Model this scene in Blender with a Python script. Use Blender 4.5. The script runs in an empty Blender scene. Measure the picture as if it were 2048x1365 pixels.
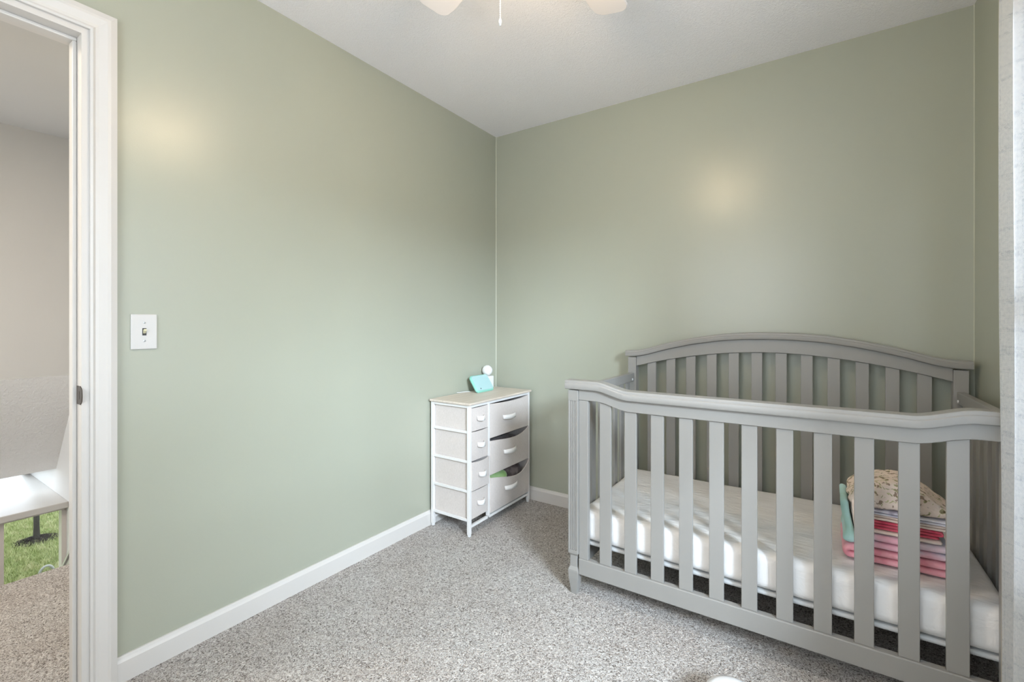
import bpy, bmesh, math, random
import numpy as np
from mathutils import Vector, Matrix, noise
random.seed(4)
PI = math.pi
S = bpy.context.scene
COL = S.collection

# ---------------------------------------------------------------- camera
CAMX, CAMY, CAMZ = 1.866, -2.589, 1.147
FPX = 922.0
cd = bpy.data.cameras.new('camera'); cam = bpy.data.objects.new('camera', cd); COL.objects.link(cam)
cd.sensor_width = 36; cd.lens = 36*FPX/2048; cd.shift_y = -33.5/2048; cd.clip_start = .02
cam.location = (CAMX, CAMY, CAMZ); cam.rotation_euler = (PI/2, 0, math.radians(33.8))
S.camera = cam
# ---------------------------------------------------------------- world and light
S.view_settings.view_transform = 'Standard'; S.view_settings.look = 'None'
S.view_settings.gamma = 1; S.view_settings.use_curve_mapping = False
S.view_settings.exposure = 0.66
w = bpy.data.worlds.new('world'); S.world = w; w.use_nodes = True
w.node_tree.nodes['Background'].inputs[0].default_value = (.80, .90, 1, 1)
w.node_tree.nodes['Background'].inputs[1].default_value = 2.4

def area(name, loc, rot, sx, sy, power, col, spread=180):
    l = bpy.data.lights.new(name, 'AREA'); l.shape = 'RECTANGLE'; l.size = sx; l.size_y = sy
    l.energy = power; l.color = col; l.spread = math.radians(spread)
    o = bpy.data.objects.new(name, l); COL.objects.link(o); o.location = loc; o.rotation_euler = rot
    return o
# daylight entering by the bedroom window in the right wall: a bright patch of low sky, and the soft rest of the sky
def aim(a, b): return (Vector(b)-Vector(a)).to_track_quat('-Z', 'Y').to_euler()
p_ = (4.84, -3.50, 2.55); area('daylight_low_sky', p_, aim(p_, (1.0, -.95, .45)), 1.0, .8, 84, (.72, .86, 1), 100)
area('daylight_window', (2.60, -2.10, 1.40), (0, PI/2, 0), 1.35, 1.4, 4, (.84, .93, 1))
# added fill light, coming in through the wall behind the camera
area('back_fill_light', (1.1, -3.56, 1.45), (PI/2, 0, 0), 1.2, 1.3, 13, (.92, .96, 1))
# fill lights added for the hall: one reaching the ledge, one overhead
area('hall_ledge_fill', (-1.9, -3.50, .95), (PI/2, 0, 0), 1.1, 1.2, 5, (.95, .97, 1))
area('hall_fill_light', (-.8, -3.0, 2.37), (0, 0, 0), .3, .3, 17, (1, .85, .68))

# ---------------------------------------------------------------- helpers
def tag(o, label=None, cat=None, group=None, kind=None):
    if label: o['label'] = label
    if cat: o['category'] = cat
    if group: o['group'] = group
    if kind: o['kind'] = kind
    return o
def thing(name, label, cat, loc=(0,0,0), rz=0, group=None):
    o = bpy.data.objects.new(name, None); COL.objects.link(o)
    o.location = loc; o.rotation_euler = (0, 0, rz); o.empty_display_size = .05
    return tag(o, label, cat, group)
def link(name, me, mat, parent=None):
    o = bpy.data.objects.new(name, me); COL.objects.link(o)
    if mat: me.materials.append(mat)
    if parent: o.parent = parent
    return o
def obj(name, bm, mat, parent=None, smooth=False, bevel=0, seg=2):
    me = bpy.data.meshes.new(name)
    bmesh.ops.recalc_face_normals(bm, faces=bm.faces)
    bm.to_mesh(me); bm.free()
    if smooth: me.polygons.foreach_set('use_smooth', [True]*len(me.polygons))
    if smooth == 'sharp': me.set_sharp_from_angle(angle=math.radians(28))
    o = link(name, me, mat, parent)
    if bevel:
        m = o.modifiers.new('bevel', 'BEVEL'); m.width = bevel; m.segments = seg; m.limit_method = 'ANGLE'
        m.angle_limit = math.radians(35)
    return o
def struct(name, bm, mat, parent=None, **k):
    o = obj(name, bm, mat, parent, **k)
    if not parent: o['kind'] = 'structure'
    return o
def B(): return bmesh.new()
def box(bm, x0, x1, y0, y1, z0, z1):
    v = [bm.verts.new((x, y, z)) for x in (x0, x1) for y in (y0, y1) for z in (z0, z1)]
    for f in ((0,1,3,2), (4,6,7,5), (0,4,5,1), (2,3,7,6), (0,2,6,4), (1,5,7,3)):
        bm.faces.new([v[i] for i in f])
    return bm
def prism(bm, pts, axis, a, b):
    """polygon of (p,q) extruded from a to b on axis; axis y: (x,z); x: (y,z); z: (x,y)"""
    def P(p, q, t): return {'y': (p, t, q), 'x': (t, p, q), 'z': (p, q, t)}[axis]
    A = [bm.verts.new(P(p, q, a)) for p, q in pts]; C = [bm.verts.new(P(p, q, b)) for p, q in pts]
    n = len(pts)
    bm.faces.new(A); bm.faces.new(C[::-1])
    for i in range(n): bm.faces.new((A[i], C[i], C[(i+1) % n], A[(i+1) % n]))
    return bm
def band(bm, xs, zt, zb, y0, y1):
    """beam following curves: tops zt(x), bottoms zb(x), between y0 and y1"""
    R = [[bm.verts.new(p) for p in ((x, y0, zb(x)), (x, y0, zt(x)), (x, y1, zt(x)), (x, y1, zb(x)))] for x in xs]
    for a, b in zip(R, R[1:]):
        for i in range(4): bm.faces.new((a[i], b[i], b[(i+1) % 4], a[(i+1) % 4]))
    bm.faces.new(R[0]); bm.faces.new(R[-1][::-1])
    return bm
def sweep(bm, xs, zf, prof):
    R = [[bm.verts.new((x, y, zf(x)+dz)) for y, dz in prof] for x in xs]
    n = len(prof)
    for a, b in zip(R, R[1:]):
        for i in range(n): bm.faces.new((a[i], b[i], b[(i+1) % n], a[(i+1) % n]))
    bm.faces.new(R[0]); bm.faces.new(R[-1][::-1])
    return bm
def cap_prof(y0, y1, h):
    f = [(.004, -h), (.0012, -h*.93), (0, -h*.82), (0, -h*.40), (.0010, -h*.35), (.0035, -h*.31), (.0038, -h*.12), (.0048, -h*.04), (.0068, 0)]
    return [(y0+a, z) for a, z in f] + [(y1-a, z) for a, z in f[::-1]]
def lathe(bm, prof, c=(0,0,0), n=24, squash=(1,1)):
    rings = []
    for r, z in prof:
        if r < 1e-5: rings.append([bm.verts.new((c[0], c[1], c[2]+z))])
        else: rings.append([bm.verts.new((c[0]+r*squash[0]*math.cos(2*PI*i/n), c[1]+r*squash[1]*math.sin(2*PI*i/n), c[2]+z)) for i in range(n)])
    for a, b in zip(rings, rings[1:]):
        for i in range(n):
            j = (i+1) % n
            if len(a) == 1 and len(b) == 1: continue
            if len(a) == 1: bm.faces.new((a[0], b[i], b[j]))
            elif len(b) == 1: bm.faces.new((a[i], a[j], b[0]))
            else: bm.faces.new((a[i], a[j], b[j], b[i]))
    for r in (rings[0], rings[-1]):
        if len(r) > 1: bm.faces.new(r)
    return bm
def tube(bm, pts, r, n=8):
    pts = [Vector(p) for p in pts]; rings = []
    up = Vector((0, 0, 1))
    for i, p in enumerate(pts):
        d = (pts[min(i+1, len(pts)-1)] - pts[max(i-1, 0)]).normalized()
        u = d.cross(up)
        if u.length < 1e-3: u = d.cross(Vector((1, 0, 0)))
        u.normalize(); v = d.cross(u)
        rings.append([bm.verts.new(p + r*(math.cos(2*PI*k/n)*u + math.sin(2*PI*k/n)*v)) for k in range(n)])
    for a, b in zip(rings, rings[1:]):
        for k in range(n): bm.faces.new((a[k], a[(k+1) % n], b[(k+1) % n], b[k]))
    bm.faces.new(rings[0]); bm.faces.new(rings[-1][::-1])
    return bm
def rbox(bm, c, s, r, n=(10, 10, 4), fn=None):
    """rounded box of half sizes s, radius r, gridded, each vertex passed through fn"""
    hx, hy, hz = s; cache = {}
    def V(p):
        k = tuple(round(a, 5) for a in p)
        if k not in cache:
            q = Vector((max(-hx+r, min(hx-r, p[0])), max(-hy+r, min(hy-r, p[1])), max(-hz+r, min(hz-r, p[2]))))
            d = Vector(p) - q
            if d.length > 1e-9: d = d.normalized()*r
            pos = q + d
            if fn: pos = fn(pos)
            cache[k] = bm.verts.new(pos + Vector(c))
        return cache[k]
    def lin(h, m):
        k = max(2, 3)
        e = [-h + r*i/k for i in range(k)]
        mid = [-h + r + (2*h-2*r)*i/m for i in range(m+1)]
        return e + mid + [-a for a in e[::-1]]
    gx, gy, gz = lin(hx, n[0]), lin(hy, n[1]), lin(hz, n[2])
    def quad(f, A, Bq):
        for i in range(len(A)-1):
            for j in range(len(Bq)-1):
                vs = [V(f(A[i], Bq[j])), V(f(A[i+1], Bq[j])), V(f(A[i+1], Bq[j+1])), V(f(A[i], Bq[j+1]))]
                if len(set(vs)) == 4:
                    try: bm.faces.new(vs)
                    except ValueError: pass
    for s_ in (-1, 1):
        quad(lambda a, b: (a, b, s_*hz), gx, gy); quad(lambda a, b: (a, s_*hy, b), gx, gz); quad(lambda a, b: (s_*hx, a, b), gy, gz)
    return bm
def ease(t):
    t = max(0, min(1, t)); return t*t*(3-2*t)
def lin(a, b, n): return [a+(b-a)*i/n for i in range(n+1)]

# ---------------------------------------------------------------- materials
def mat(name, col, rough=.5, metal=0, emit=None, estr=0, coat=0, spec=.5):
    m = bpy.data.materials.new(name); m.use_nodes = True
    b = m.node_tree.nodes['Principled BSDF']
    b.inputs['Base Color'].default_value = (*col, 1); b.inputs['Roughness'].default_value = rough
    b.inputs['Metallic'].default_value = metal; b.inputs['Specular IOR Level'].default_value = spec
    if coat: b.inputs['Coat Weight'].default_value = coat
    if emit: b.inputs['Emission Color'].default_value = (*emit, 1); b.inputs['Emission Strength'].default_value = estr
    return m
def N(m, t, **k):
    n = m.node_tree.nodes.new(t)
    for a, v in k.items(): setattr(n, a, v)
    return n
def L(m, a, b): m.node_tree.links.new(a, b)
def bsdf(m): return m.node_tree.nodes['Principled BSDF']
def coords(m, scale=(1,1,1)):
    tc = N(m, 'ShaderNodeTexCoord'); mp = N(m, 'ShaderNodeMapping'); mp.inputs['Scale'].default_value = scale
    L(m, tc.outputs['Object'], mp.inputs['Vector']); return mp.outputs['Vector']
def ntex(m, vec, scale, detail=3, rough=.5, dist=0):
    n = N(m, 'ShaderNodeTexNoise'); n.inputs['Scale'].default_value = scale; n.inputs['Detail'].default_value = detail
    n.inputs['Roughness'].default_value = rough; n.inputs['Distortion'].default_value = dist
    L(m, vec, n.inputs['Vector']); return n.outputs['Fac']
def ramp(m, fac, stops):
    r = N(m, 'ShaderNodeValToRGB'); e = r.color_ramp.elements
    while len(e) < len(stops): e.new(.5)
    for i, (p, c) in enumerate(stops): e[i].position = p; e[i].color = (*c, 1)
    L(m, fac, r.inputs['Fac']); return r.outputs['Color']
def bump(m, h, strength, dist):
    b = N(m, 'ShaderNodeBump'); b.inputs['Strength'].default_value = strength; b.inputs['Distance'].default_value = dist
    L(m, h, b.inputs['Height']); L(m, b.outputs['Normal'], bsdf(m).inputs['Normal'])
def mixc(m, fac, a, b, mode='MIX'):
    x = N(m, 'ShaderNodeMix', data_type='RGBA', blend_type=mode)
    if isinstance(fac, float): x.inputs[0].default_value = fac
    else: L(m, fac, x.inputs[0])
    for s, i in ((a, 6), (b, 7)):
        if isinstance(s, tuple): x.inputs[i].default_value = (*s, 1)
        else: L(m, s, x.inputs[i])
    return x.outputs[2]
def paint(name, col, rough=.45, bs=.06, var=.04):
    m = mat(name, col, rough); v = coords(m)
    c = ramp(m, ntex(m, v, 2.2, 2), [(.3, tuple(a*(1-var) for a in col)), (.7, tuple(a*(1+var) for a in col))])
    L(m, c, bsdf(m).inputs['Base Color'])
    bump(m, ntex(m, v, 160, 3), bs, .002); return m
GREEN = (.384, .396, .322)
M_green = paint('sage_green_paint', GREEN, .30, .07, .012)
M_white = paint('white_trim_paint', (.63, .605, .575), .35, .05, .02)
M_caulk = mat('pale_caulk', (.46, .47, .38), .5)
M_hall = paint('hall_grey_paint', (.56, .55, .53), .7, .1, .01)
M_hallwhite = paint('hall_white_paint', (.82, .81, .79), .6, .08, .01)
M_cane = mat('knockdown_texture', (.84, .82, .80), .85); v = coords(M_cane)
bump(M_cane, ramp(M_cane, ntex(M_cane, v, 42, 4, .6, .6), [(.45, (0,0,0)), (.6, (1,1,1))]), .5, .006)
M_ceil = mat('stipple_ceiling', (.90, .87, .875), .9); v = coords(M_ceil)
h = ntex(M_ceil, v, 85, 3, .6, 1.4)
bump(M_ceil, h, .55, .008)
def carpet(name, k=1.0):
    m = mat(name, (.4, .38, .37), .97, spec=.1); v = coords(m)
    a = ntex(m, v, 80, 2, .55, 2.6); b = ntex(m, v, 150, 2, .6, 1.2)
    f = N(m, 'ShaderNodeMath', operation='MULTIPLY_ADD'); L(m, a, f.inputs[0]); f.inputs[1].default_value = .62
    g = N(m, 'ShaderNodeMath', operation='MULTIPLY'); L(m, b, g.inputs[0]); g.inputs[1].default_value = .38
    L(m, g.outputs[0], f.inputs[2])
    c = ramp(m, f.outputs[0], [(.36, (.12*k, .095*k, .078*k)), (.43, (.36*k, .32*k, .285*k)), (.50, (.68*k, .63*k, .59*k)), (.60, (.95*k, .915*k, .875*k))])
    big = ramp(m, ntex(m, v, 3.0, 3), [(.3, (.90, .87, .85)), (.7, (1, 1, 1))])
    L(m, mixc(m, 1.0, c, big, 'MULTIPLY'), bsdf(m).inputs['Base Color'])
    bump(m, f.outputs[0], 1.0, .018)
    bsdf(m).inputs['Sheen Weight'].default_value = .15
    return m
M_carpet = carpet('frieze_carpet', .86)
M_crib = mat('grey_crib_paint', (.278, .268, .250), .38); v = coords(M_crib)
bump(M_crib, ntex(M_crib, v, 60, 3), .03, .002)
M_sheet = mat('white_fitted_sheet', (.80, .78, .76), .85); v = coords(M_sheet, (1, 3.2, 1))
bump(M_sheet, ntex(M_sheet, v, 9, 4, .55, .8), .35, .02)
M_support = mat('mattress_support', (.55, .56, .56), .5)
M_metal = mat('white_powder_coat', (.76, .745, .73), .4)
M_wood = mat('pale_wood_top', (.62, .56, .48), .45); v = coords(M_wood, (14, 1, 14))
L(M_wood, ramp(M_wood, ntex(M_wood, v, 5, 4, .6, .4), [(.3, (.58, .50, .42)), (.7, (.70, .62, .54))]), bsdf(M_wood).inputs['Base Color'])
def weave(name, c0, c1, sc=420, bs=.25):
    m = mat(name, c0, .92); v = coords(m)
    n = ntex(m, coords(m, (1, 1, 4)), sc*.35, 2); n2 = ntex(m, coords(m, (3, 3, .6)), sc*.3, 2)
    x = N(m, 'ShaderNodeMath', operation='MAXIMUM'); L(m, n, x.inputs[0]); L(m, n2, x.inputs[1])
    L(m, ramp(m, x.outputs[0], [(.4, c0), (.7, c1)]), bsdf(m).inputs['Base Color'])
    bump(m, x.outputs[0], bs, .002); return m
M_fabric = weave('linen_drawer_fabric', (.58, .525, .49), (.67, .61, .575))
M_handle = mat('white_fabric_tab', (.84, .82, .80), .8)
M_dark = mat('dark_recess_fabric', (.05, .05, .05), .9)
def cloth(name, cols, scale=30, bs=.3, stops=None):
    m = mat(name, cols[0], .95); bsdf(m).inputs['Sheen Weight'].default_value = .25; v = coords(m)
    n = ntex(m, v, scale, 2, .5, .3)
    st = stops or [(.35+.3*i/max(1, len(cols)-1), c) for i, c in enumerate(cols)]
    L(m, ramp(m, n, st), bsdf(m).inputs['Base Color'])
    bump(m, ntex(m, v, 90, 4), bs, .004); return m
M_coral = cloth('coral_pink_fleece', [(.84, .32, .39), (.91, .48, .54)], 25)
M_pinkgrey = cloth('pink_and_grey_print', [(.86, .46, .55), (.80, .60, .68), (.62, .62, .70)], 14)
M_cream = cloth('cream_cotton', [(.84, .68, .58), (.90, .78, .70)], 20)
M_hot = cloth('hot_pink_cotton', [(.66, .06, .12), (.80, .16, .22)], 30)
M_lav = cloth('lavender_white_print', [(.42, .38, .46), (.72, .70, .78), (.85, .83, .86)], 22)
M_mint = cloth('mint_fleece', [(.38, .62, .52), (.50, .76, .74)], 12)
M_leaf = mat('cream_muslin_leaf_print', (.8, .68, .56), .95); v = coords(M_leaf)
c = ramp(M_leaf, ntex(M_leaf, v, 40, 2, .5, 1.6), [(.585, (.86, .71, .60)), (.61, (.58, .53, .28)), (.66, (.36, .31, .18))])
c2 = ramp(M_leaf, ntex(M_leaf, v, 60, 1, .5, .5), [(.60, (1, 1, 1)), (.65, (.42, .36, .30))])
L(M_leaf, mixc(M_leaf, 1.0, c, c2, 'MULTIPLY'), bsdf(M_leaf).inputs['Base Color'])
bump(M_leaf, ntex(M_leaf, v, 28, 4, .6, .8), .7, .015)
M_minthard = mat('mint_plastic', (.25, .56, .47), .3)
M_face = mat('glossy_pale_face', (.40, .60, .62), .12)
M_plastic = mat('white_plastic', (.76, .76, .76), .3)
M_ivory = mat('ivory_plastic', (.70, .66, .45), .4)
M_plate = mat('switch_plate_plastic', (.60, .585, .565), .35)
M_screw = mat('screw_metal', (.45, .45, .44), .35, .8)
M_bronze = mat('dark_bronze', (.055, .040, .028), .5, .3)
M_blade = mat('white_fan_blade', (.84, .78, .76), .45)
M_glow = mat('frosted_lamp_globe', (.9, .86, .8), .4, emit=(1, .77, .50), estr=58)
M_chain = mat('white_bead_chain', (.85, .83, .80), .4)
# curtain: open linen weave with blue-grey threads, lets light through
M_curt = mat('woven_linen_curtain', (.8, .8, .8), .95)
tcn = N(M_curt, 'ShaderNodeUVMap'); sep = N(M_curt, 'ShaderNodeSeparateXYZ'); L(M_curt, tcn.outputs['UV'], sep.inputs[0])
def wav(sc, out, off=0):
    a = N(M_curt, 'ShaderNodeMath', operation='MULTIPLY'); L(M_curt, sep.outputs[out], a.inputs[0]); a.inputs[1].default_value = sc
    s = N(M_curt, 'ShaderNodeMath', operation='SINE'); L(M_curt, a.outputs[0], s.inputs[0]); return s.outputs[0]
def mth(op, a, b):
    n = N(M_curt, 'ShaderNodeMath', operation=op)
    for i, s in enumerate((a, b)):
        if isinstance(s, (int, float)): n.inputs[i].default_value = s
        else: L(M_curt, s, n.inputs[i])
    return n.outputs[0]
nj = N(M_curt, 'ShaderNodeTexNoise'); nj.inputs['Scale'].default_value = 120; L(M_curt, tcn.outputs['UV'], nj.inputs['Vector'])
wv = mth('ADD', mth('MULTIPLY', wav(2*PI/.0042, 0), wav(2*PI/.0036, 1)), mth('MULTIPLY', mth('SUBTRACT', nj.outputs['Fac'], .5), 1.6))
hole = mth('GREATER_THAN', wv, .46)
nz = N(M_curt, 'ShaderNodeTexNoise'); nz.noise_dimensions = '1D'; nz.inputs['Scale'].default_value = 32; L(M_curt, sep.outputs[1], nz.inputs['W'])
row = mth('GREATER_THAN', nz.outputs['Fac'], .60)
nx = N(M_curt, 'ShaderNodeTexNoise'); nx.noise_dimensions = '1D'; nx.inputs['Scale'].default_value = 55; L(M_curt, sep.outputs[0], nx.inputs['W'])
colm = mth('GREATER_THAN', nx.outputs['Fac'], .62)
dk = mth('MULTIPLY', hole, mth('ADD', .55, mth('MULTIPLY', .45, mth('MAXIMUM', row, colm))))
cc = mixc(M_curt, dk, (.95, .95, .96), (.26, .31, .40))
hem = mth('LESS_THAN', sep.outputs[0], .012)
cc = mixc(M_curt, hem, cc, (.74, .68, .60))
L(M_curt, cc, bsdf(M_curt).inputs['Base Color'])
tr = N(M_curt, 'ShaderNodeBsdfTranslucent'); L(M_curt, cc, tr.inputs['Color'])
mx = N(M_curt, 'ShaderNodeMixShader'); mx.inputs[0].default_value = .6
L(M_curt, bsdf(M_curt).outputs[0], mx.inputs[1]); L(M_curt, tr.outputs[0], mx.inputs[2])
L(M_curt, mx.outputs[0], M_curt.node_tree.nodes['Material Output'].inputs['Surface'])
M_glass = bpy.data.materials.new('window_glass'); M_glass.use_nodes = True
nt = M_glass.node_tree; nt.nodes.clear()
o_ = nt.nodes.new('ShaderNodeOutputMaterial'); t_ = nt.nodes.new('ShaderNodeBsdfTransparent'); g_ = nt.nodes.new('ShaderNodeBsdfGlossy'); g_.inputs['Roughness'].default_value = .02
m_ = nt.nodes.new('ShaderNodeMixShader'); m_.inputs[0].default_value = .05
nt.links.new(t_.outputs[0], m_.inputs[1]); nt.links.new(g_.outputs[0], m_.inputs[2]); nt.links.new(m_.outputs[0], o_.inputs[0])
M_vinyl = mat('almond_window_vinyl', (.72, .66, .62), .5)
M_soil = mat('lawn_soil', (.16, .24, .06), .95); v = coords(M_soil)
L(M_soil, ramp(M_soil, ntex(M_soil, v, 14, 4), [(.35, (.12, .18, .045)), (.6, (.24, .29, .10)), (.75, (.32, .32, .17))]), bsdf(M_soil).inputs['Base Color'])
M_grass = mat('grass_blades', (.24, .38, .08), .7); v = coords(M_grass)
L(M_grass, ramp(M_grass, ntex(M_grass, v, 9, 4), [(.3, (.19, .24, .06)), (.55, (.34, .36, .15)), (.75, (.52, .47, .28))]), bsdf(M_grass).inputs['Base Color'])
M_mulch = mat('dark_mulch', (.05, .04, .035), .95)
M_bark = mat('dark_bark', (.030, .028, .023), 1, spec=.1); bump(M_bark, ntex(M_bark, coords(M_bark, (1, 1, .3)), 40, 3), .6, .01)
M_grey = mat('grey_rubber', (.24, .24, .21), .6)

# ---------------------------------------------------------------- room shell
RX, RY, H = 2.383, -3.35, 2.44
WT = .115
D0, D1, DH = -2.135, -2.905, 2.05          # doorway in the left wall
HW = -1.583                                # face of the hall's end wall
bm = B(); box(bm, 0, RX, RY, 0, -.04, 0); box(bm, -WT, 0, D1, D0, -.04, 0); box(bm, -1.12, -WT, RY, HW, -.04, 0)
struct('floor', bm, M_carpet)
bm = B(); box(bm, 0, RX, RY, 0, H, H+.1); struct('ceiling', bm, M_ceil)
bm = B(); box(bm, -WT, 0, D0, 0, 0, H); box(bm, -WT, 0, RY, D1, 0, H); box(bm, -WT, 0, D1, D0, DH, H)
struct('wall_left', bm, M_green)
bm = B(); box(bm, -WT, RX+.14, 0, .12, 0, H); struct('wall_back', bm, M_green)
# right wall with window opening
WY0, WY1, WZ0, WZ1 = -2.72, -1.02, .55, 2.02
bm = B()
box(bm, RX, RX+.14, WY1, 0, 0, H); box(bm, RX, RX+.14, RY, WY0, 0, H)
box(bm, RX, RX+.14, WY0, WY1, 0, WZ0); box(bm, RX, RX+.14, WY0, WY1, WZ1, H)
struct('wall_right', bm, M_green)
bm = B()   # near wall, behind the photographer, with an added opening for the fill light
box(bm, -WT, .45, RY-.12, RY, 0, H); box(bm, 1.75, RX+.14, RY-.12, RY, 0, H)
box(bm, .45, 1.75, RY-.12, RY, 0, .85); box(bm, .45, 1.75, RY-.12, RY, 2.1, H)
struct('wall_near', bm, M_green)
def window(name, axis, c, a0, a1, z0, z1, sgn):
    """sash window: frame mesh with glass and casing children; c is the inner face plane"""
    def bx(b, p0, p1, q0, q1, za, zb):
        if axis == 'x': box(b, min(p0, p1), max(p0, p1), q0, q1, za, zb)
        else: box(b, q0, q1, min(p0, p1), max(p0, p1), za, zb)
    b = B(); f = .045; d0, d1 = c+sgn*.05, c+sgn*.11
    zm = (z0+z1)/2
    bx(b, d0, d1, a0, a0+f, z0, z1); bx(b, d0, d1, a1-f, a1, z0, z1)
    bx(b, d0, d1, a0+f, a1-f, z0, z0+f); bx(b, d0, d1, a0+f, a1-f, z1-f, z1); bx(b, d0, d1, a0+f, a1-f, zm-.02, zm+.02)
    fr = struct(name, b, M_white)
    b = B(); bx(b, c+sgn*.078, c+sgn*.082, a0+f, a1-f, z0+f, zm-.02); bx(b, c+sgn*.078, c+sgn*.082, a0+f, a1-f, zm+.02, z1-f); obj('window_glass', b, M_glass, fr)
    b = B(); w_ = .06; e = c-sgn*.012
    bx(b, e, c, a0-w_, a0, z0-w_, z1+w_); bx(b, e, c, a1, a1+w_, z0-w_, z1+w_); bx(b, e, c, a0, a1, z1, z1+w_); bx(b, e, c, a0, a1, z0-w_, z0)
    obj('window_casing', b, M_white, fr)
window('window_1', 'x', RX, WY0, WY1, WZ0, WZ1, 1)
window('window_back_added', 'y', RY, .45, 1.75, .85, 2.1, -1)  # unseen window, added to let the back fill light in
window('window_hall_added', 'y', RY, -2.5, -1.3, .35, 1.55, -1)  # unseen window, added for the light that brightens the ledge
# baseboards: stepped profile
def bb_prof(): return [(0, 0), (.013, 0), (.013, .066), (.009, .074), (.006, .083), (0, .083)]
bm = B(); prism(bm, [(x, z) for x, z in bb_prof()], 'y', D0+.062, -.013); prism(bm, bb_prof(), 'y', RY, D1-.062)
struct('baseboard_left', bm, M_white)
bm = B(); prism(bm, [(-x, z) for x, z in bb_prof()], 'x', 0, RX); struct('baseboard_back', bm, M_white)
bm = B(); prism(bm, [(RX-x, z) for x, z in bb_prof()], 'y', RY, -.013); struct('baseboard_right', bm, M_white)
# caulked inside corners
bm = B(); prism(bm, [(0, 0), (.004, 0), (0, -.004)], 'z', .084, H); struct('trim_1', bm, M_caulk)
bm = B(); prism(bm, [(RX, 0), (RX-.003, 0), (RX, -.003)], 'z', .084, H); struct('trim_2', bm, M_caulk)
# door casing (moulded profile mitred round the opening), jamb, stop, strike
def casing():
    b = B()
    prof = [(0, 0), (0, .011), (.006, .014), (.012, .011), (.020, .012), (.040, .019), (.048, .019), (.056, .017), (.064, .015), (.064, 0)]  # (distance out from opening, thickness)
    O = .006
    def ring(f): return [b.verts.new(f(u, t)) for u, t in prof]
    R = [ring(lambda u, t: (t, D0+O-.006+u*1, 0)), ring(lambda u, t: (t, D0+u, DH+u)),
         ring(lambda u, t: (t, D1-u, DH+u)), ring(lambda u, t: (t, D1-u, 0))]
    n = len(prof)
    for a, c in zip(R, R[1:]):
        for i in range(n): b.faces.new((a[i], a[(i+1) % n], c[(i+1) % n], c[i]))
    b.faces.new(R[0]); b.faces.new(R[-1][::-1])
    return b
fr = struct('door_1', casing(), M_white)
bm = B(); J = .018
box(bm, -WT-.002, .001, D0-J, D0+.002, 0, DH); box(bm, -WT-.002, .001, D1-.002, D1+J, 0, DH); box(bm, -WT-.002, .001, D1+J, D0-J, DH-J, DH+.002)
obj('door_jamb', bm, M_white, fr)
bm = B(); s = .011
box(bm, -.078, -.042, D0-J-s, D0-J, 0, DH-J-s); box(bm, -.078, -.042, D1+J, D1+J+s, 0, DH-J-s); box(bm, -.078, -.042, D1+J, D0-J, DH-J-s, DH-J)
obj('door_stop', bm, M_white, fr, bevel=.003)
bm = B(); yj = D0-J
prism(bm, [(-.038, .930-.028), (-.004, .930-.028), (.010, .930-.018), (.013, .930), (.010, .930+.018), (-.004, .930+.028), (-.038, .930+.028)], 'y', yj-.002, yj+.0001)
box(bm, -.026, -.012, yj-.0026, yj-.0019, .918, .942)
obj('strike_plate', bm, M_bronze, fr)
# hall: ceiling, walls, sloping soffit, ledge, stair, foyer
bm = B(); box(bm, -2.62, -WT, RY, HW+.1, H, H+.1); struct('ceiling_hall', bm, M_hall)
bm = B(); box(bm, -3.95, -WT, HW, HW+.1, -.205, H); box(bm, -2.90, -WT, HW, HW+.1, -1.7, -.205); struct('wall_hall_end', bm, M_hallwhite)
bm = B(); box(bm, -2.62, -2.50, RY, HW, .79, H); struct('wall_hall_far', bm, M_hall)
bm = B()
box(bm, -2.5, -WT-.001, RY-.1, RY, 1.55, H); box(bm, -3.95, -2.5, RY-.1, RY, -1.7, H); box(bm, -1.3, -WT-.001, RY-.1, RY, -1.7, 1.55); box(bm, -2.5, -1.3, RY-.1, RY, -1.7, .35)
struct('wall_hall_near', bm, M_hallwhite)
bm = B(); prism(bm, [(-2.50, .79), (-3.07, .025), (-3.15, .06), (-2.58, .84)], 'y', RY, HW); struct('ceiling_stair_slope', bm, M_cane)
# added hidden skylight behind the soffit, so sky light whitens the deep ledge
bm = B(); f = .05
for y0_ in (RY, -2.5, HW-f): prism(bm, [(-3.14, .02), (-3.95, -.16), (-3.95, -.11), (-3.14, .07)], 'y', y0_, y0_+f)
fr = struct('window_sky_added', bm, M_white)
bm = B(); prism(bm, [(-3.14, .045), (-3.95, -.135), (-3.95, -.131), (-3.14, .049)], 'y', RY+f, -2.5); prism(bm, [(-3.14, .045), (-3.95, -.135), (-3.95, -.131), (-3.14, .049)], 'y', -2.5+f, HW-f); obj('window_glass', bm, M_glass, fr)
bm = B(); box(bm, -3.95, -2.745, RY, HW, -.205, -.16); struct('trim_3', bm, M_white, bevel=.004)
bm = B()
WX = -2.80; sy0, sy1 = -1.925, HW-.0005
box(bm, WX-.10, WX, RY, sy0, -1.7, -.205); box(bm, WX-.10, WX, sy1, HW, -1.7, -.205); box(bm, WX-.10, WX, sy0, sy1, -1.7, -1.45)
struct('wall_foyer', bm, M_hallwhite)
bm = B(); f = .026
box(bm, WX-.07, WX+.004, sy0, sy0+f, -1.45, -.207); box(bm, WX-.07, WX+.004, sy1-f, sy1, -1.45, -.207)
box(bm, WX-.07, WX+.004, sy0+f, sy1-f, -.225, -.207); box(bm, WX-.07, WX+.004, sy0+f, sy1-f, -1.45, -1.41)
fr = struct('window_3', bm, M_vinyl)
bm = B(); box(bm, WX-.037, WX-.033, sy0+f, sy1-f, -1.41, -.225); obj('window_glass', bm, M_glass, fr)
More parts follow.
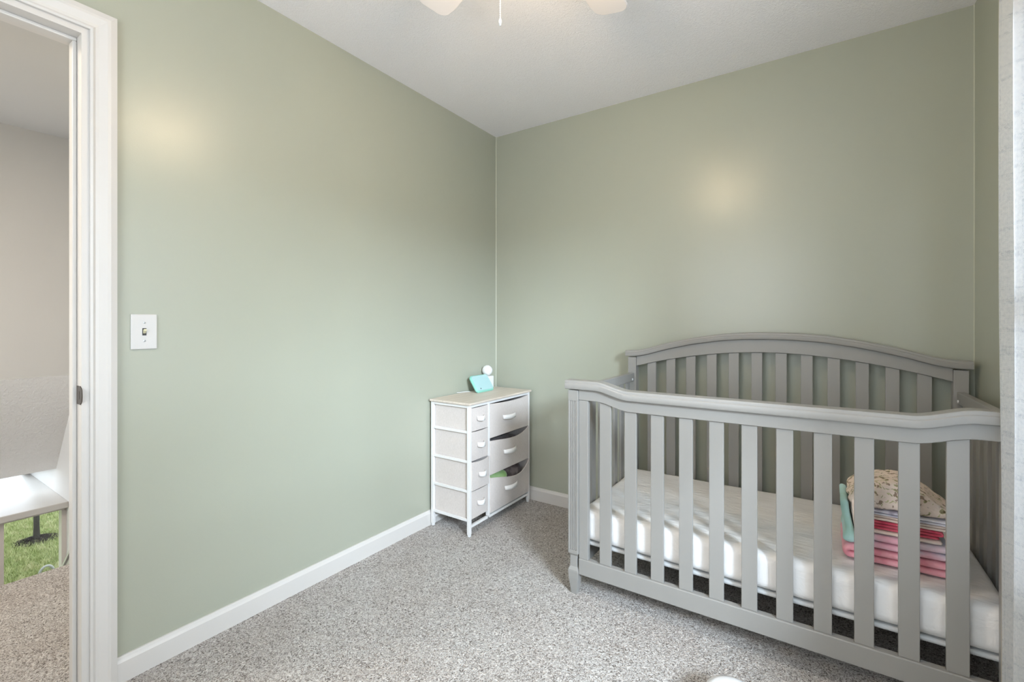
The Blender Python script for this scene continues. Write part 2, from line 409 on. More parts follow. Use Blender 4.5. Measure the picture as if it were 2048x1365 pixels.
# carpeted stair going down from the hall
bm = B(); pts = [(-1.12, -.04)]
xx, zz = -1.12, -.04
pts = [(-1.12, -.0401), (-1.12, -.19)]
for i in range(6):
    pts += [(pts[-1][0]-.25, pts[-1][1]), (pts[-1][0]-.25, pts[-1][1]-.19)]
pts += [(pts[-1][0], -1.5), (-1.12, -1.5)]
prism(bm, pts, 'y', RY, HW); struct('floor_stair', bm, M_carpet)
bm = B(); box(bm, WX, -1.12, RY, HW, -1.55, -1.5); struct('floor_foyer', bm, M_hallwhite)
bm = B(); prism(bm, [(-2.25, -.165), (-2.79, -.645), (-2.79, -.735), (-2.25, -.255)], 'y', HW-.02, HW); prism(bm, [(-2.25, -.165), (-2.79, -.645), (-2.79, -.668), (-2.25, -.188)], 'y', HW-.032, HW-.0201)
struct('trim_4', bm, M_white)

# ---------------------------------------------------------------- outside, seen through the foyer window
GZ = -1.45
bm = B(); box(bm, -22, -2.95, -12, 9, GZ-.2, GZ); struct('ground', bm, M_soil)
def unproj_floor(px, py, z):
    d = (CAMZ-z)*FPX/(py-649); r = (px-1024)/FPX
    c, s = math.cos(math.radians(33.8)), math.sin(math.radians(33.8))
    return CAMX + d*(-s+r*c), CAMY + d*(c+r*s), d
bm = B(); rnd = random.Random(7)
for i in range(26000):
    px = rnd.uniform(-15, 150); py = rnd.uniform(985, 1215)
    x, y, d = unproj_floor(px, py, GZ)
    a = rnd.uniform(0, 2*PI); h = rnd.uniform(.02, .055); l = rnd.uniform(0, .04); b_ = rnd.uniform(0, 2*PI)
    wx, wy = .004*math.cos(a), .004*math.sin(a)
    v = [bm.verts.new(p) for p in ((x-wx, y-wy, GZ), (x+wx, y+wy, GZ), (x+l*math.cos(b_), y+l*math.sin(b_), GZ+h))]
    bm.faces.new(v)
go = obj('lawn_grass', bm, M_grass); tag(go, 'short green lawn grass outside the foyer window', 'grass', kind='stuff')
tx, ty, td = unproj_floor(73, 1083, GZ)
bm = B(); prof = [(.040, 0), (.030, .05), (.027, .15), (.026, 1.2), (.022, 2.6), (0, 2.62)]
lathe(bm, prof, (tx, ty, GZ+.03), 12)
tr_ = obj('tree_trunk', bm, M_bark, smooth=True); tag(tr_, 'slim dark tree trunk rising from its mulch ring on the lawn', 'tree')
bm = B()
m1 = Vector(unproj_floor(24, 1092, GZ)[:2]); m2 = Vector(unproj_floor(119, 1074, GZ)[:2])
mc = (m1+m2)/2; mu = (m2-m1)/2; mv = Vector((-mu.y, mu.x)).normalized()*.17
def mpt(a, q, z):
    p = mc + mu*(q*math.cos(a)) + mv*(q*math.sin(a)); return (p.x, p.y, z)
vs = [bm.verts.new(mpt(a, .93+.06*math.sin(7*a)+.04*rnd.random(), GZ+.004)) for a in [2*PI*k/40 for k in range(40)]]
c = bm.verts.new(mpt(0, 0, GZ+.05))
for k in range(40): bm.faces.new((vs[k], vs[(k+1) % 40], c))
for i in range(1500):
    a = rnd.uniform(0, 2*PI); q = math.sqrt(rnd.random()); l = rnd.uniform(.012, .04); a2 = rnd.uniform(0, PI)
    x, y, z = mpt(a, q, GZ+.05*(1-q)+.006); dx, dy = l*math.cos(a2), l*math.sin(a2)
    bm.faces.new([bm.verts.new(p) for p in ((x-dx, y-dy, z), (x+.006, y+.006, z+.012), (x+dx, y+dy, z+.004))])
mo = obj('mulch', bm, M_mulch); tag(mo, 'dark round bed of mulch at the foot of the tree trunk', 'mulch', kind='stuff')
hx, hy, hd = unproj_floor(93, 1150, GZ)
bm = B(); tube(bm, [(hx+.0*k, hy+.055*math.cos(k*PI/12), GZ+.005+.085*math.sin(k*PI/12)) for k in range(13)], .012, 8)
ho = obj('garden_hoop', bm, M_grey, smooth=True); tag(ho, 'small pale grey hoop standing on the lawn just outside the foyer window', 'hoop')

# ---------------------------------------------------------------- light switch
t = thing('light_switch', 'white single toggle light switch plate on the green wall by the door casing', 'light switch', (0, -1.998, 1.122))
bm = B(); box(bm, 0, .006, -.036, .036, -.058, .058); obj('switch_plate', bm, M_plate, t, bevel=.003, seg=3)
bm = B(); box(bm, .0055, .0068, -.0055, .0055, -.012, .012); obj('toggle_slot', bm, M_dark, t)
bm = B(); prism(bm, [(.006, -.006), (.016, .004), (.015, .009), (.006, .006)], 'y', -.0035, .0035); obj('toggle', bm, M_ivory, t)
for z in (.030, -.030):
    bm = B(); lathe(bm, [(.0035, 0), (.0035, .001), (0, .0015)], (0, 0, 0), 10); bm.transform(Matrix.Translation((.0058, 0, z)) @ Matrix.Rotation(PI/2, 4, 'Y'))
    obj('screw', bm, M_screw, t)

# ---------------------------------------------------------------- crib
CX = 1.661
crib = thing('crib', 'grey painted wooden baby crib with arched headboard in the room corner', 'crib', (CX, -.44, 0))
OX, OY = CX, -.44
def cr(name, bm, parent=crib, bevel=.002, mat_=None, smooth=False):
    bm.transform(Matrix.Translation((-OX, -OY, 0)))
    return obj(name, bm, mat_ or M_crib, parent, bevel=bevel, smooth=smooth)
YF, YB = -.80, -.06           # slat planes
PF0, PF1 = -.822, -.777       # front post
PB0, PB1 = -.085, -.040
def post(x0, x1, y0, y1, ztop, face):
    b = B()
    if face:   # reeded front face: shallow grooves
        n = 4; wd = x1-x0; pts = []
        e = .007; g = (wd-2*e)/n
        pts.append((x0, y0))
        for i in range(n):
            a = x0+e+g*i
            pts += [(a+g*.18, y0), (a+g*.30, y0+.0035), (a+g*.70, y0+.0035), (a+g*.82, y0)]
        pts += [(x1, y0), (x1, y1), (x0, y1)]
        prism(b, pts, 'z', .19, ztop-.045)
        box(b, x0, x1, y0, y1, ztop-.045, ztop)
        box(b, x0, x1, y0, y1, .175, .19)
    else: box(b, x0, x1, y0, y1, .175, ztop)
    p = cr('post', b, bevel=.0012)
    # foot: chamfered neck, shoulder, tapering spade
    b = B(); cx, cy = (x0+x1)/2, (y0+y1)/2; h = (x1-x0)/2
    rings = []
    for z, s, dx in ((.175, 1.0, 0), (.165, .72, 0), (.118, .72, 0), (.105, 1.0, 0), (.098, 1.02, 0), (.07, .95, 0), (.0, .55, .0)):
        rings.append([b.verts.new((cx+a*h*s, cy+c_*h*s, z)) for a, c_ in ((-1,-1), (1,-1), (1,1), (-1,1))])
    for a, c_ in zip(rings, rings[1:]):
        for i in range(4): b.faces.new((a[i], a[(i+1) % 4], c_[(i+1) % 4], c_[i]))
    b.faces.new(rings[0]); b.faces.new(rings[-1])
    cr('foot', b, p, .0015)
HX = .69
for sg in (-1, 1):
    xa, xb = sorted((CX+sg*HX, CX+sg*(HX-.045)))
    post(xa, xb, PF0, PF1, .868, True)
    post(xa, xb, PB0, PB1, .965, False)
# front rail: cap and apron dip between the posts
def fz(x):
    d = abs(x-CX); return .881 + .029*ease((d-.425)/.145)
xs = lin(CX-.702, CX-.40, 30) + lin(CX-.40, CX+.40, 8)[1:] + lin(CX+.40, CX+.702, 30)[1:]
b = B(); sweep(b, xs, fz, cap_prof(-.832, -.768, .038)); cr('front_top_rail', b, bevel=.0008, smooth='sharp')
xi = HX-.045
xs2 = lin(CX-xi, CX-.40, 26) + lin(CX-.40, CX+.40, 8)[1:] + lin(CX+.40, CX+xi, 26)[1:]
b = B(); band(b, xs2, lambda x: fz(x)-.038, lambda x: fz(x)-.083, -.815, -.787); cr('front_apron', b, smooth='sharp')
b = B(); box(b, CX-xi, CX+xi, -.815, -.787, .090, .158); cr('front_bottom_rail', b, bevel=.003)
for sg in (-1, 1):
    xa, xb = sorted((CX+sg*xi, CX+sg*(xi-(.033 if sg > 0 else .042))))
    b = B(); box(b, xa, xb, -.812, -.790, .158, fz(xa)-.0835); cr('front_stile', b)
for i in range(11):
    x = 1.108 + .1056*i
    b = B(); band(b, lin(x, x+.049, 4), lambda q: fz(q)-.0835, lambda q: .158, -.808, -.795); cr('front_slat', b)
# headboard
def hz(x):
    d = abs(x-CX)
    P = [(0, 1.108), (.10, 1.1062), (.214, 1.0976), (.342, 1.0776), (.476, 1.0475), (.54, 1.0285), (.583, 1.015), (.63, 1.005), (.67, 1.002), (.80, 1.002)]
    for (a, za), (c_, zc) in zip(P, P[1:]):
        if d <= c_: return za + (zc-za)*(d-a)/(c_-a)
def smoothz(f, w_=.03): return lambda x: sum(f(x+w_*k/4) for k in range(-4, 5))/9
hzs = smoothz(hz)
def hb(x):   # underside of the headboard panel
    d = abs(x-CX); return 1.0115 - .0995*ease(d/.66)*1.0
hbs = lambda x: .912 + (1.0115-.912)*(1-(min(1, abs(x-CX)/.66))**1.9)
b = B(); sweep(b, lin(CX-.702, CX+.702, 90), hzs, cap_prof(-.098, -.030, .033)); cr('headboard_cap', b, bevel=.0008, smooth='sharp')
b = B(); band(b, lin(CX-xi, CX+xi, 80), lambda x: hzs(x)-.033, hbs, -.078, -.050); cr('headboard_panel', b, smooth='sharp')
b = B(); box(b, CX-xi, CX+xi, -.078, -.050, .090, .158); cr('back_bottom_rail', b, bevel=.003)
for i in range(12):
    x = 1.0748 + .1021*i
    b = B(); band(b, lin(x, x+.047, 4), lambda q: hbs(q)-.0005, lambda q: .158, -.070, -.057); cr('back_slat', b)
# side panels
for sg in (-1, 1):
    xc = CX+sg*(HX-.0225)
    b = B(); box(b, xc-.013, xc+.013, PF1, PB0, .832, .878); cr('side_top_rail', b, bevel=.003)
    b = B(); box(b, xc-.013, xc+.013, PF1, PB0, .090, .158); cr('side_bottom_rail', b, bevel=.003)
    for i in range(7):
        y = PF1 + .048 + .0918*i
        b = B(); box(b, xc-.0065, xc+.0065, y, y+.042, .158, .832); cr('side_slat', b)
    b = B(); lathe(b, [(.006, 0), (.006, .003), (0, .004)], (0, 0, 0), 12); b.transform(Matrix.Translation((xc-sg*.0155, PB0-.04, .845)) @ Matrix.Rotation(-sg*PI/2, 4, 'Y'))
    o = cr('bolt_cap', b, bevel=0, mat_=M_plastic); tag(o, 'white bolt cap')
b = B(); box(b, CX-.664, CX+.664, -.776, -.094, .207, .222)
cr('mattress_support', b, mat_=M_support, bevel=.006)

# mattress with fitted sheet
mx0, mx1, my0, my1, mz0, mz1 = CX-.655, CX+.655, -.780, -.092, .223, .357
def wr(p):
    n = noise.noise(Vector((p.x*3, p.y*9, 0)))*.004 + noise.noise(Vector((p.x*9, p.y*3, 4)))*.002
    if p.z > 0: return Vector((p.x, p.y, p.z+n-.002))
    return Vector((p.x, p.y, p.z))
bm = B(); rbox(bm, ((mx0+mx1)/2-OX, (my0+my1)/2-OY, 0), ((mx1-mx0)/2, (my1-my0)/2, (mz1-mz0)/2), .030, (70, 40, 5), wr)
mo = obj('mattress', bm, M_sheet, smooth=True); mo.location = (OX, OY, (mz0+mz1)/2)
tag(mo, 'crib mattress in a white fitted sheet lying inside the grey crib', 'mattress')

# folded blankets on the mattress
def folded(name, x0, x1, y0, y1, z0, layers, t, mat_, label, cat='blanket', seed=0, openend=0):
    """cloth folded back on itself: a snaking sheet of the given number of layers"""
    cx, cy = (x0+x1)/2, (y0+y1)/2
    W = x1-x0; pts = []
    r = t/2
    for i in range(layers):
        z = (i+.5)*t; a, b_ = (r, W-r)
        seq = [(a + (b_-a)*k/8, z) for k in range(9)]
        if i % 2: seq = seq[::-1]      # starts at the open right end, folds on the left first
        else: seq = seq[::-1] if False else seq
        pts.append(seq if i % 2 == 1 else seq)
    # path: layer 0 right->left, fold left, layer 1 left->right ...
    path = []
    for i in range(layers):
        z = (i+.5)*t
        ends = (W-r, r) if i % 2 == 0 else (r, W-r)
        path += [(ends[0]+(ends[1]-ends[0])*k/8, z) for k in range(9)]
        if i < layers-1:
            c_ = r if i % 2 == 0 else W-r; sg = -1 if i % 2 == 0 else 1
            path += [(c_+sg*r*math.sin(PI*k/6), z+r-r*math.cos(PI*k/6)) for k in range(1, 6)]
    hw = t*.485; up, dn = [], []
    for i, (x, z) in enumerate(path):
        a = path[max(0, i-1)]; c_ = path[min(len(path)-1, i+1)]
        dx, dz = c_[0]-a[0], c_[1]-a[1]; l = math.hypot(dx, dz) or 1
        up.append((x-dz/l*hw, z+dx/l*hw)); dn.append((x+dz/l*hw, z-dx/l*hw))
    b = B(); rows = []
    ny = 12; D = y1-y0
    sd = seed*7.3
    for j in range(ny+1):
        y = y0 + D*j/ny
        e = min(j, ny-j); sh = 1 if e > 0 else .72
        row = []
        for side in (up, dn[::-1]):
            for (px, pz), (qx, qz) in zip(side, (path if side is up else path[::-1])):
                X = qx+(px-qx)*sh; Z = qz+(pz-qz)*sh
                n1 = noise.noise(Vector((X*14+sd, y*14, Z*12)))
                n2 = noise.noise(Vector((X*9, y*9+sd, 3)))
                yy = y + (.006*n1 if e <= 1 else 0)
                row.append(b.verts.new((X+x0-cx+.004*n1, yy-cy, max(.0, Z+.0030*n2*(Z/(layers*t)+.2)))))
        rows.append(row)
    n = len(rows[0]); m = len(path)
    for A, C in zip(rows, rows[1:]):
        for i in range(n): b.faces.new((A[i], A[(i+1) % n], C[(i+1) % n], C[i]))
    for A in (rows[0], rows[-1]):
        for i in range(m-1): b.faces.new((A[i], A[i+1], A[n-2-i], A[n-1-i]))
    o = obj(name, b, mat_, smooth=True); o.location = (cx, cy, z0)
    m_ = o.modifiers.new('sub', 'SUBSURF'); m_.levels = 1; m_.render_levels = 1
    tag(o, label, cat, 'folded baby blankets stacked on the mattress'); return o
z = mz1+.003
folded('folded_blanket', 1.938, 2.212, -.675, -.42, z, 2, .0240, M_coral, 'thick coral pink blanket at the very bottom of the folded stack', seed=1); z += .0495
z_mint = z
folded('folded_blanket', 1.970, 2.218, -.672, -.42, z, 2, .0235, M_pinkgrey, 'pink and grey mottled blanket folded on the thick coral one', seed=2); z += .0480
folded('folded_blanket', 1.978, 2.190, -.668, -.42, z, 1, .015, M_cream, 'thin cream blanket just below the bright raspberry pink one', seed=3); z += .0155
folded('folded_blanket', 1.978, 2.180, -.668, -.42, z, 3, .0095, M_hot, 'bright raspberry pink folded cloth in the middle of the stack', seed=4); z += .029
folded('folded_blanket', 1.980, 2.200, -.670, -.42, z, 2, .0095, M_cream, 'cream folded blanket lying directly on the raspberry pink cloth', seed=6); z += .0195
folded('folded_blanket', 1.980, 2.210, -.675, -.42, z, 2, .008, M_lav, 'lavender and white cloth under the leaf print blanket', seed=5); z += .0165
ztop = z
def puff(p):
    u = (p.z+.045)/.09                      # 0 at the base, 1 at the top
    k = 1 - .50*(abs(p.x+.012)/.13)**2.2
    sx = 1.10 - .34*u*u
    n = noise.noise(Vector((p.x*15, p.y*15, p.z*18+3)))*.012 + noise.noise(Vector((p.x*42, p.y*42, p.z*40)))*.006
    q = Vector((p.x*sx - .006*u, p.y*(1-.15*u), (p.z+.045)*k-.045))
    q = q + p.normalized()*n
    q.z = max(q.z, -.044); return q
bm = B(); rbox(bm, (0, 0, .045), (.124, .122, .043), .025, (24, 22, 8), puff)
o = obj('leaf_print_blanket', bm, M_leaf, smooth=True); o.location = (2.083, -.545, ztop)
m_ = o.modifiers.new('sub', 'SUBSURF'); m_.levels = 1; m_.render_levels = 1
tag(o, 'crumpled cream muslin blanket with leaf print on top of the stack', 'blanket', 'folded baby blankets stacked on the mattress')
# blankets tucked upright against the left side of the stack
def side_fold(name, x, y, hz_, hx_, mat_, label, lean, sd, foot):
    def f(p):
        n = noise.noise(Vector((p.x*20+sd, p.y*12, p.z*14)))*.004
        k = max(0, min(1, (-p.z-hz_*.45)/(hz_*.4)))
        return Vector((p.x*(1+foot*k) + n + lean*p.z - foot*.008*k, p.y + n, p.z))
    b = B(); rbox(b, (0, 0, 0), (hx_, .105, hz_), hx_*.95, (3, 14, 12), f)
    o = obj(name, b, mat_, smooth=True); o.location = (x, y, z_mint+hz_)
    m_ = o.modifiers.new('sub', 'SUBSURF'); m_.levels = 1; m_.render_levels = 1
    tag(o, label, 'blanket', 'folded baby blankets stacked on the mattress')
side_fold('mint_blanket', 1.943, -.56, .070, .012, M_mint, 'mint green fleece blanket tucked against the left side of the stack', -.14, 0, .5)
z_mint += .040
side_fold('peach_blanket', 1.9655, -.575, .056, .0095, M_cream, 'peach cloth hanging between the mint blanket and the leaf print blanket', -.10, 5, 0)

# ---------------------------------------------------------------- fabric drawer dresser
DX0, DX1, DY0, DY1, DZ = .018, .300, -.660, -.045, .722
dr = thing('fabric_dresser', 'narrow white metal dresser with seven beige fabric drawers in the corner', 'dresser', (.16, -.35, 0))
def dp(name, b, m_, parent=dr, bevel=.001, smooth=False):
    b.transform(Matrix.Translation((-.16, .35, 0))); return obj(name, b, m_, parent, bevel=bevel, smooth=smooth)
b = B(); box(b, DX0-.004, DX1+.010, DY0-.010, DY1+.010, DZ-.012, DZ); dp('table_top', b, M_wood, bevel=.003)
T = .018
YD = -.484
for (x, y) in ((DX0, DY0), (DX1-T, DY0), (DX0, DY1-T), (DX1-T, DY1-T)):
    b = B(); box(b, x, x+T, y, y+T, .012, DZ-.0125); p = dp('post', b, M_metal)
    b = B(); box(b, x+.002, x+T-.002, y+.002, y+T-.002, 0, .0118); dp('foot_pad', b, M_plastic, p)
for x in (DX0, DX1-T):
    b = B(); box(b, x, x+T, YD-.008, YD+.008, .060, DZ-.0125); dp('divider_post', b, M_metal)
for zr in (.694, .556, .396, .236, .080):           # side rails, near end
    b = B(); box(b, DX0+T, DX1-T, DY0+.002, DY0+.014, zr, zr+.014); dp('side_rail', b, M_metal)
for zr in (.694, .485, .275, .052):
    b = B(); box(b, DX0+T, DX1-T, DY1-.014, DY1-.002, zr, zr+.014); dp('side_rail', b, M_metal)
for zr in (.045, .694):
    for x in (DX1-T+.002, DX0+.002):
        b = B(); box(b, x, x+.014, DY0+T, YD-.008, zr, zr+.014); box(b, x, x+.014, YD+.008, DY1-T, zr, zr+.014); dp('cross_rail', b, M_metal)
for zr in (.556, .396, .236):
    b = B(); box(b, DX0+.002, DX0+.016, DY0+T, YD-.008, zr, zr+.012); dp('cross_rail', b, M_metal)
for zr in (.485, .275):
    b = B(); box(b, DX0+.002, DX0+.016, YD+.008, DY1-T, zr, zr+.012); dp('cross_rail', b, M_metal)
def bin_(y0, y1, z0, z1, out, sag, bulge, tilt, skew, hw, hh, xb=DX0+.022):
    """open-topped fabric drawer: sagging front edge, bulging front"""
    b = B(); xf = DX1-.004+out; ny, nz = 14, 6
    def top(s): return z1 - sag*4*s*(1-s)*(1+skew*(s-.5)) - .012*max(0, 1-s)*(abs(skew) > 1)
    F = []
    for i in range(ny+1):
        s = i/ny; y = y0+(y1-y0)*s; col = []
        for j in range(nz+1):
            q = j/nz; zc = z0+(top(s)-z0)*q
            col.append(b.verts.new((xf + bulge*4*s*(1-s)*q + tilt*q*(.4+.6*math.sin(PI*s)), y, zc)))
        F.append(col)
    for i in range(ny):
        for j in range(nz): b.faces.new((F[i][j], F[i+1][j], F[i+1][j+1], F[i][j+1]))
    bk = [[b.verts.new((xb, y, z)) for z in lin(z0, z1, nz)] for y in (y0, y1)]
    for side, col in ((0, F[0]), (1, F[-1])):
        for j in range(nz): b.faces.new((bk[side][j], col[j], col[j+1], bk[side][j+1]))
    for j in range(nz): b.faces.new((bk[0][j], bk[1][j], bk[1][j+1], bk[0][j+1]))
    b.faces.new([bk[0][0], bk[1][0]] + [F[i][0] for i in range(ny, -1, -1)])
    d = dp('drawer', b, M_fabric, bevel=0)
    sm = d.modifiers.new('cloth', 'SOLIDIFY'); sm.thickness = .004; sm.offset = 0
    # fabric pull tab
    ym, zm = (y0+y1)/2 + hh, z0+(z1-z0)*.52
    fx = xf + bulge*.5 + tilt*.5 + .003
    b = B(); n = 10; A = []
    for k in range(n+1):
        s = k/n; y = ym-hw/2+hw*s; o_ = .020*math.sin(PI*s)**.6
        A.append([b.verts.new((fx+o_, y, zm+.011-.001*math.sin(PI*s))), b.verts.new((fx+o_+.004, y, zm-.012-.004*math.sin(PI*s)))])
    for a, c_ in zip(A, A[1:]): b.faces.new((a[0], c_[0], c_[1], a[1]))
    h_ = dp('pull_tab', b, M_handle, d, bevel=0, smooth=True)
    sm = h_.modifiers.new('cloth', 'SOLIDIFY'); sm.thickness = .003; sm.offset = 0
    return d
ys0, ys1 = DY0+.017, YD-.010
bin_(ys0, ys1, .566, .692, .000, .002, .001, .000, 0, .060, .004)
bin_(ys0, ys1, .406, .562, .001, .003, .002, .001, .4, .060, .004)
bin_(ys0, ys1, .247, .401, .009, .005, .003, .003, .4, .060, .004)
bin_(ys0, ys1, .092, .240, .001, .002, .001, .001, 0, .060, .004)
yb0, yb1 = YD+.010, DY1-.019
bin_(yb0, yb1, .497, .692, .002, .008, .006, .002, .6, .130, -.02)
bin_(yb0, yb1, .287, .493, .004, .024, .008, .006, 1.2, .130, -.02)
bin_(yb0, yb1, .072, .283, .006, .044, .012, .014, 1.3, .130, -.02)
# rolled garments in the drawers, plus dark bundles added to darken the gaps
def bundle(name, c, s, mat_, label, sd):
    def fn(p):
        n = noise.noise(Vector((p.x*22+sd, p.y*22, p.z*22)))*.008; return p + p.normalized()*n
    b = B(); rbox(b, (0, 0, 0), s, min(s)*.9, (5, 8, 3), fn); o = obj(name, b, mat_, smooth=True); o.location = c
    tag(o, label, 'clothing'); return o
M_green2 = cloth('lime_green_cotton', [(.30, .50, .16), (.48, .66, .34)], 14)
M_dkc = cloth('dark_cotton_and_gap_shade', [(.07, .05, .05), (.22, .17, .16)], 30)  # garment print, reused as shade for the drawer gaps
bundle('drawer_bundle', (.222, -.315, .210), (.055, .070, .050), M_green2, 'lime green garment in the open lowest wide dresser drawer', 1)
bundle('drawer_bundle', (.222, -.160, .220), (.055, .075, .055), M_dkc, 'dark patterned garment in the lowest wide drawer beside the green one', 3)
bundle('drawer_bundle', (.205, -.26, .375), (.070, .175, .070), M_dkc, 'added dark bundle standing in for shade in the middle wide drawer', 8)
bundle('drawer_bundle', (.205, -.26, .60), (.070, .175, .060), M_dkc, 'added dark bundle darkening the gap of the top wide drawer', 9)
M_pk = cloth('pale_pink_cotton', [(.80, .46, .46), (.86, .60, .58)], 14)
bundle('drawer_bundle', (.14, -.60, .525), (.070, .035, .026), M_pk, 'pale pink garment peeking out of the second narrow dresser drawer', 5)

# baby monitor display and camera on the dresser
t = thing('baby_monitor', 'mint green handheld baby monitor leaning back on top of the dresser', 'baby monitor', (.105, -.262, DZ))
Mx = Matrix.Translation((.012, 0, .004)) @ Matrix.Rotation(math.radians(-34), 4, 'Y')
def mp(name, b, m_, bevel=0, smooth=False, parent=t, M_=Mx):
    b.transform(M_); return obj(name, b, m_, parent, smooth=smooth, bevel=bevel)
def rc(hy, hz, R):
    # rounds the corners of the display outline in its own plane
    def f(p):
        ay, az = abs(p.y), abs(p.z); y, z = p.y, p.z
        if ay > hy-R and az > hz-R:
            a, c = ay-(hy-R), az-(hz-R); d = math.hypot(a, c); m = max(a, c)
            if d > 1e-9: a, c = a*m/d, c*m/d
            y = math.copysign(hy-R+a, p.y); z = math.copysign(hz-R+c, p.z)
        return Vector((p.x, y, z))
    return f
b = B(); rbox(b, (-.009, 0, .060), (.009, .090, .060), .0088, (2, 24, 18), rc(.090, .060, .024)); mp('monitor_body', b, M_minthard, smooth=True)
b = B(); rbox(b, (.0005, 0, .062), (.0010, .082, .051), .0009, (1, 12, 10), rc(.082, .051, .018)); mp('monitor_face', b, M_face)
b = B(); lathe(b, [(.004, 0), (.004, .001), (0, .001)], (0, 0, 0), 12); b.transform(Matrix.Translation((.0014, -.045, .023)) @ Matrix.Rotation(PI/2, 4, 'Y')); mp('button', b, M_dark)
b = B(); prism(b, [(-.062, 0), (-.055, 0), (-.030, .055), (-.036, .055)], 'y', -.02, .02); obj('kickstand', b, M_plastic, t)
t2 = thing('baby_camera', 'white round-headed baby camera behind the mint monitor on the dresser', 'camera', (.037, -.150, DZ))
b = B(); rbox(b, (0, .014, .042), (.022, .030, .042), .006, (3, 3, 3)); obj('camera_base', b, M_plastic, t2, smooth=True)
b = B(); lathe(b, [(.010, 0), (.007, .006), (.009, .012)], (0, 0, .078), 12); obj('camera_neck', b, M_plastic, t2, smooth=True)
b = B(); lathe(b, [(  .035*math.sin(PI*k/14), -.035*math.cos(PI*k/14)) for k in range(15)], (0, 0, .120), 24); hd_ = obj('camera_head', b, M_plastic, t2, smooth=True)
b = B(); tube(b, [(.040, -.330, DZ+.003), (.026, -.352, DZ+.003), (.020, -.37, DZ+.003), (.013, -.400, DZ+.003), (.006, -.42, DZ+.004)], .0022, 6)
o = obj('power_cable', b, M_plastic, smooth=True); tag(o, 'thin white power cable behind the mint baby monitor', 'cable')

# ---------------------------------------------------------------- curtain at the right wall
ct = thing('curtain', 'white linen curtain panel with blue grey threads beside the right window', 'curtain', (2.29, -1.04, 2.22))
me = bpy.data.meshes.new('curtain_panel')
ny, nz = 120, 60; VV = []; UV = []
for j in range(nz+1):
    z = .03 + 2.19*j/nz
    for i in range(ny+1):
        s = i/ny
        q = .80 - .20*0
        y = -.835 - .43*s
        k = .5+.5*(1-j/nz)
        x = 2.2845 + .021*math.sin(s*2*PI*4.2 - 1.9) * (.8+.3*math.sin(z*1.7)) + .006*math.sin(s*23+z*2.3)
        edge = math.exp(-s*18)
        y += edge*(.006*math.sin(z*3.1+.4) + .003*math.sin(z*7)) + .010*math.sin(s*2*PI*4.2)
        VV.append((x-2.29, y+1.04, z-2.22)); UV.append((s*.80, z))
FF = [(j*(ny+1)+i, j*(ny+1)+i+1, (j+1)*(ny+1)+i+1, (j+1)*(ny+1)+i) for j in range(nz) for i in range(ny)]
me.from_pydata(VV, [], FF); uvl = me.uv_layers.new(name='UVMap')
li = np.zeros(len(me.loops), dtype=np.int32); me.loops.foreach_get('vertex_index', li)
uvl.data.foreach_set('uv', np.array(UV, dtype=np.float32)[li].ravel())
me.polygons.foreach_set('use_smooth', [True]*len(me.polygons))
link('curtain_panel', me, M_curt, ct)
b = B()
tube(b, [(2.29, -.78, 2.232), (2.29, -2.62, 2.232)], .010, 12)
for y in (-.80, -2.60): tube(b, [(2.29, y, 2.232), (2.383, y, 2.232)], .006, 8)
o = obj('curtain_rod', b, M_bronze, smooth=True); tag(o, 'thin dark curtain rod above the right window', 'curtain rod')

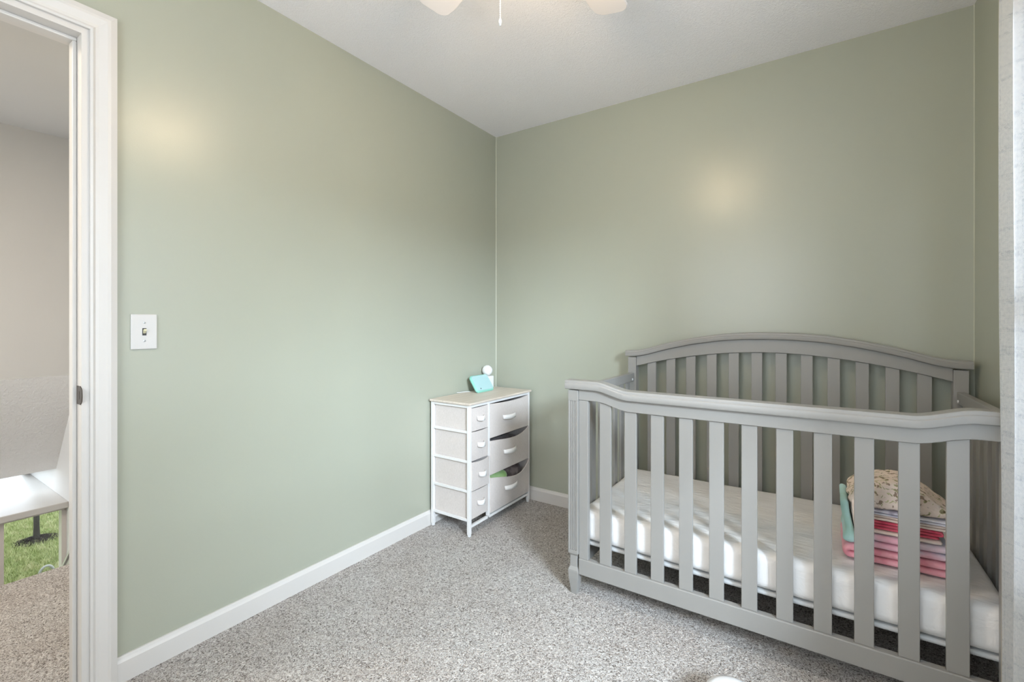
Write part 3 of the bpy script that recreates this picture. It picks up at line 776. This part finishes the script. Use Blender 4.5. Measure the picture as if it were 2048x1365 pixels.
# ---------------------------------------------------------------- ceiling fan
FX, FY = 1.217, -1.520
fan = thing('ceiling_fan', 'white ceiling fan with lit globes and a hanging pull chain', 'ceiling fan', (FX, FY, H))
b = B(); lathe(b, [(0, 0), (.085, 0), (.10, -.018), (.14, -.035), (.145, -.085), (.12, -.108), (.105, -.135), (.10, -.165), (.05, -.178), (0, -.180)], (0, 0, -.0005), 32)
obj('motor_housing', b, M_plastic, fan, smooth=True)
BA = math.radians(123.8) + math.radians(38)    # mean heading of the camera plus half a blade step
for k in range(5):
    a = BA + k*2*PI/5
    b = B(); pts = []
    r0 = .17
    outl = [(r0, -.040), (.36, -.062), (.52, -.068)] + [(.543+.040*math.sin(q*PI/12), -.026-.040*math.cos(q*PI/12)) for q in range(1, 7)] \
         + [(.543+.040*math.cos(q*PI/12), .026+.040*math.sin(q*PI/12)) for q in range(0, 6)] + [(.52, .068), (.36, .062), (r0, .040)]
    prism(b, outl, 'z', -.004, .004)
    b.transform(Matrix.Rotation(a, 4, 'Z') @ Matrix.Translation((0, 0, -.120)) @ Matrix.Rotation(math.radians(10), 4, 'X'))
    bl = obj('blade', b, M_blade, fan, bevel=.002)
    b = B(); box(b, .10, .21, -.018, .018, -.014, -.008)
    b.transform(Matrix.Rotation(a, 4, 'Z') @ Matrix.Translation((0, 0, -.110))); obj('blade_bracket', b, M_plastic, bl)
for k in range(3):
    a = math.radians(95) + k*2*PI/3
    cx, cy = .12*math.cos(a), .12*math.sin(a)
    b = B(); tube(b, [(.05*math.cos(a), .05*math.sin(a), -.165), (.09*math.cos(a), .09*math.sin(a), -.176), (cx, cy, -.190)], .010, 8)
    arm = obj('lamp_arm', b, M_plastic, fan, smooth=True)
    b = B(); lathe(b, [(0, .0), (.020, -.003), (.036, -.020), (.041, -.040), (.036, -.060), (.020, -.073), (0, -.077)], (cx, cy, -.186), 20)
    obj('lamp_globe', b, M_glow, arm, smooth=True)
# pull chain: beads and a white bell end
cxx, cyy, _ = (FX-.0875*.831, FY-.0875*.556, 0)
b = B()
zc0, zc1 = H-.160, 1.977
for i in range(int((zc0-zc1)/.006)+1):
    z = zc0 - i*.006
    lathe(b, [(0, -.0024), (.0019, -.0012), (.0019, .0012), (0, .0024)], (cxx-FX, cyy-FY, z-H), 6)
tube(b, [(cxx-FX, cyy-FY, zc0-H), (cxx-FX, cyy-FY, zc1-H)], .0006, 5)
ch = obj('pull_chain', b, M_chain, fan)
b = B(); lathe(b, [(0, 0), (.002, -.001), (.0038, -.005), (.0045, -.011), (.0036, -.0155), (.002, -.017), (.003, -.018), (.003, -.0205), (0, -.021)], (cxx-FX, cyy-FY, zc1-H), 14)
obj('chain_pull', b, M_plastic, ch, smooth=True)

# ---------------------------------------------------------------- white round container at the photo's lower edge
b = B(); lathe(b, [(0, 0), (.070, 0), (.078, .01), (.080, .06), (.074, .075), (.055, .085), (.03, .089), (0, .090)], (0, 0, 0), 32)
o = obj('round_container', b, M_plastic, smooth=True); o.location = (1.655, -1.125, 0)
tag(o, 'low white round-topped container on the carpet in front of the crib', 'container')
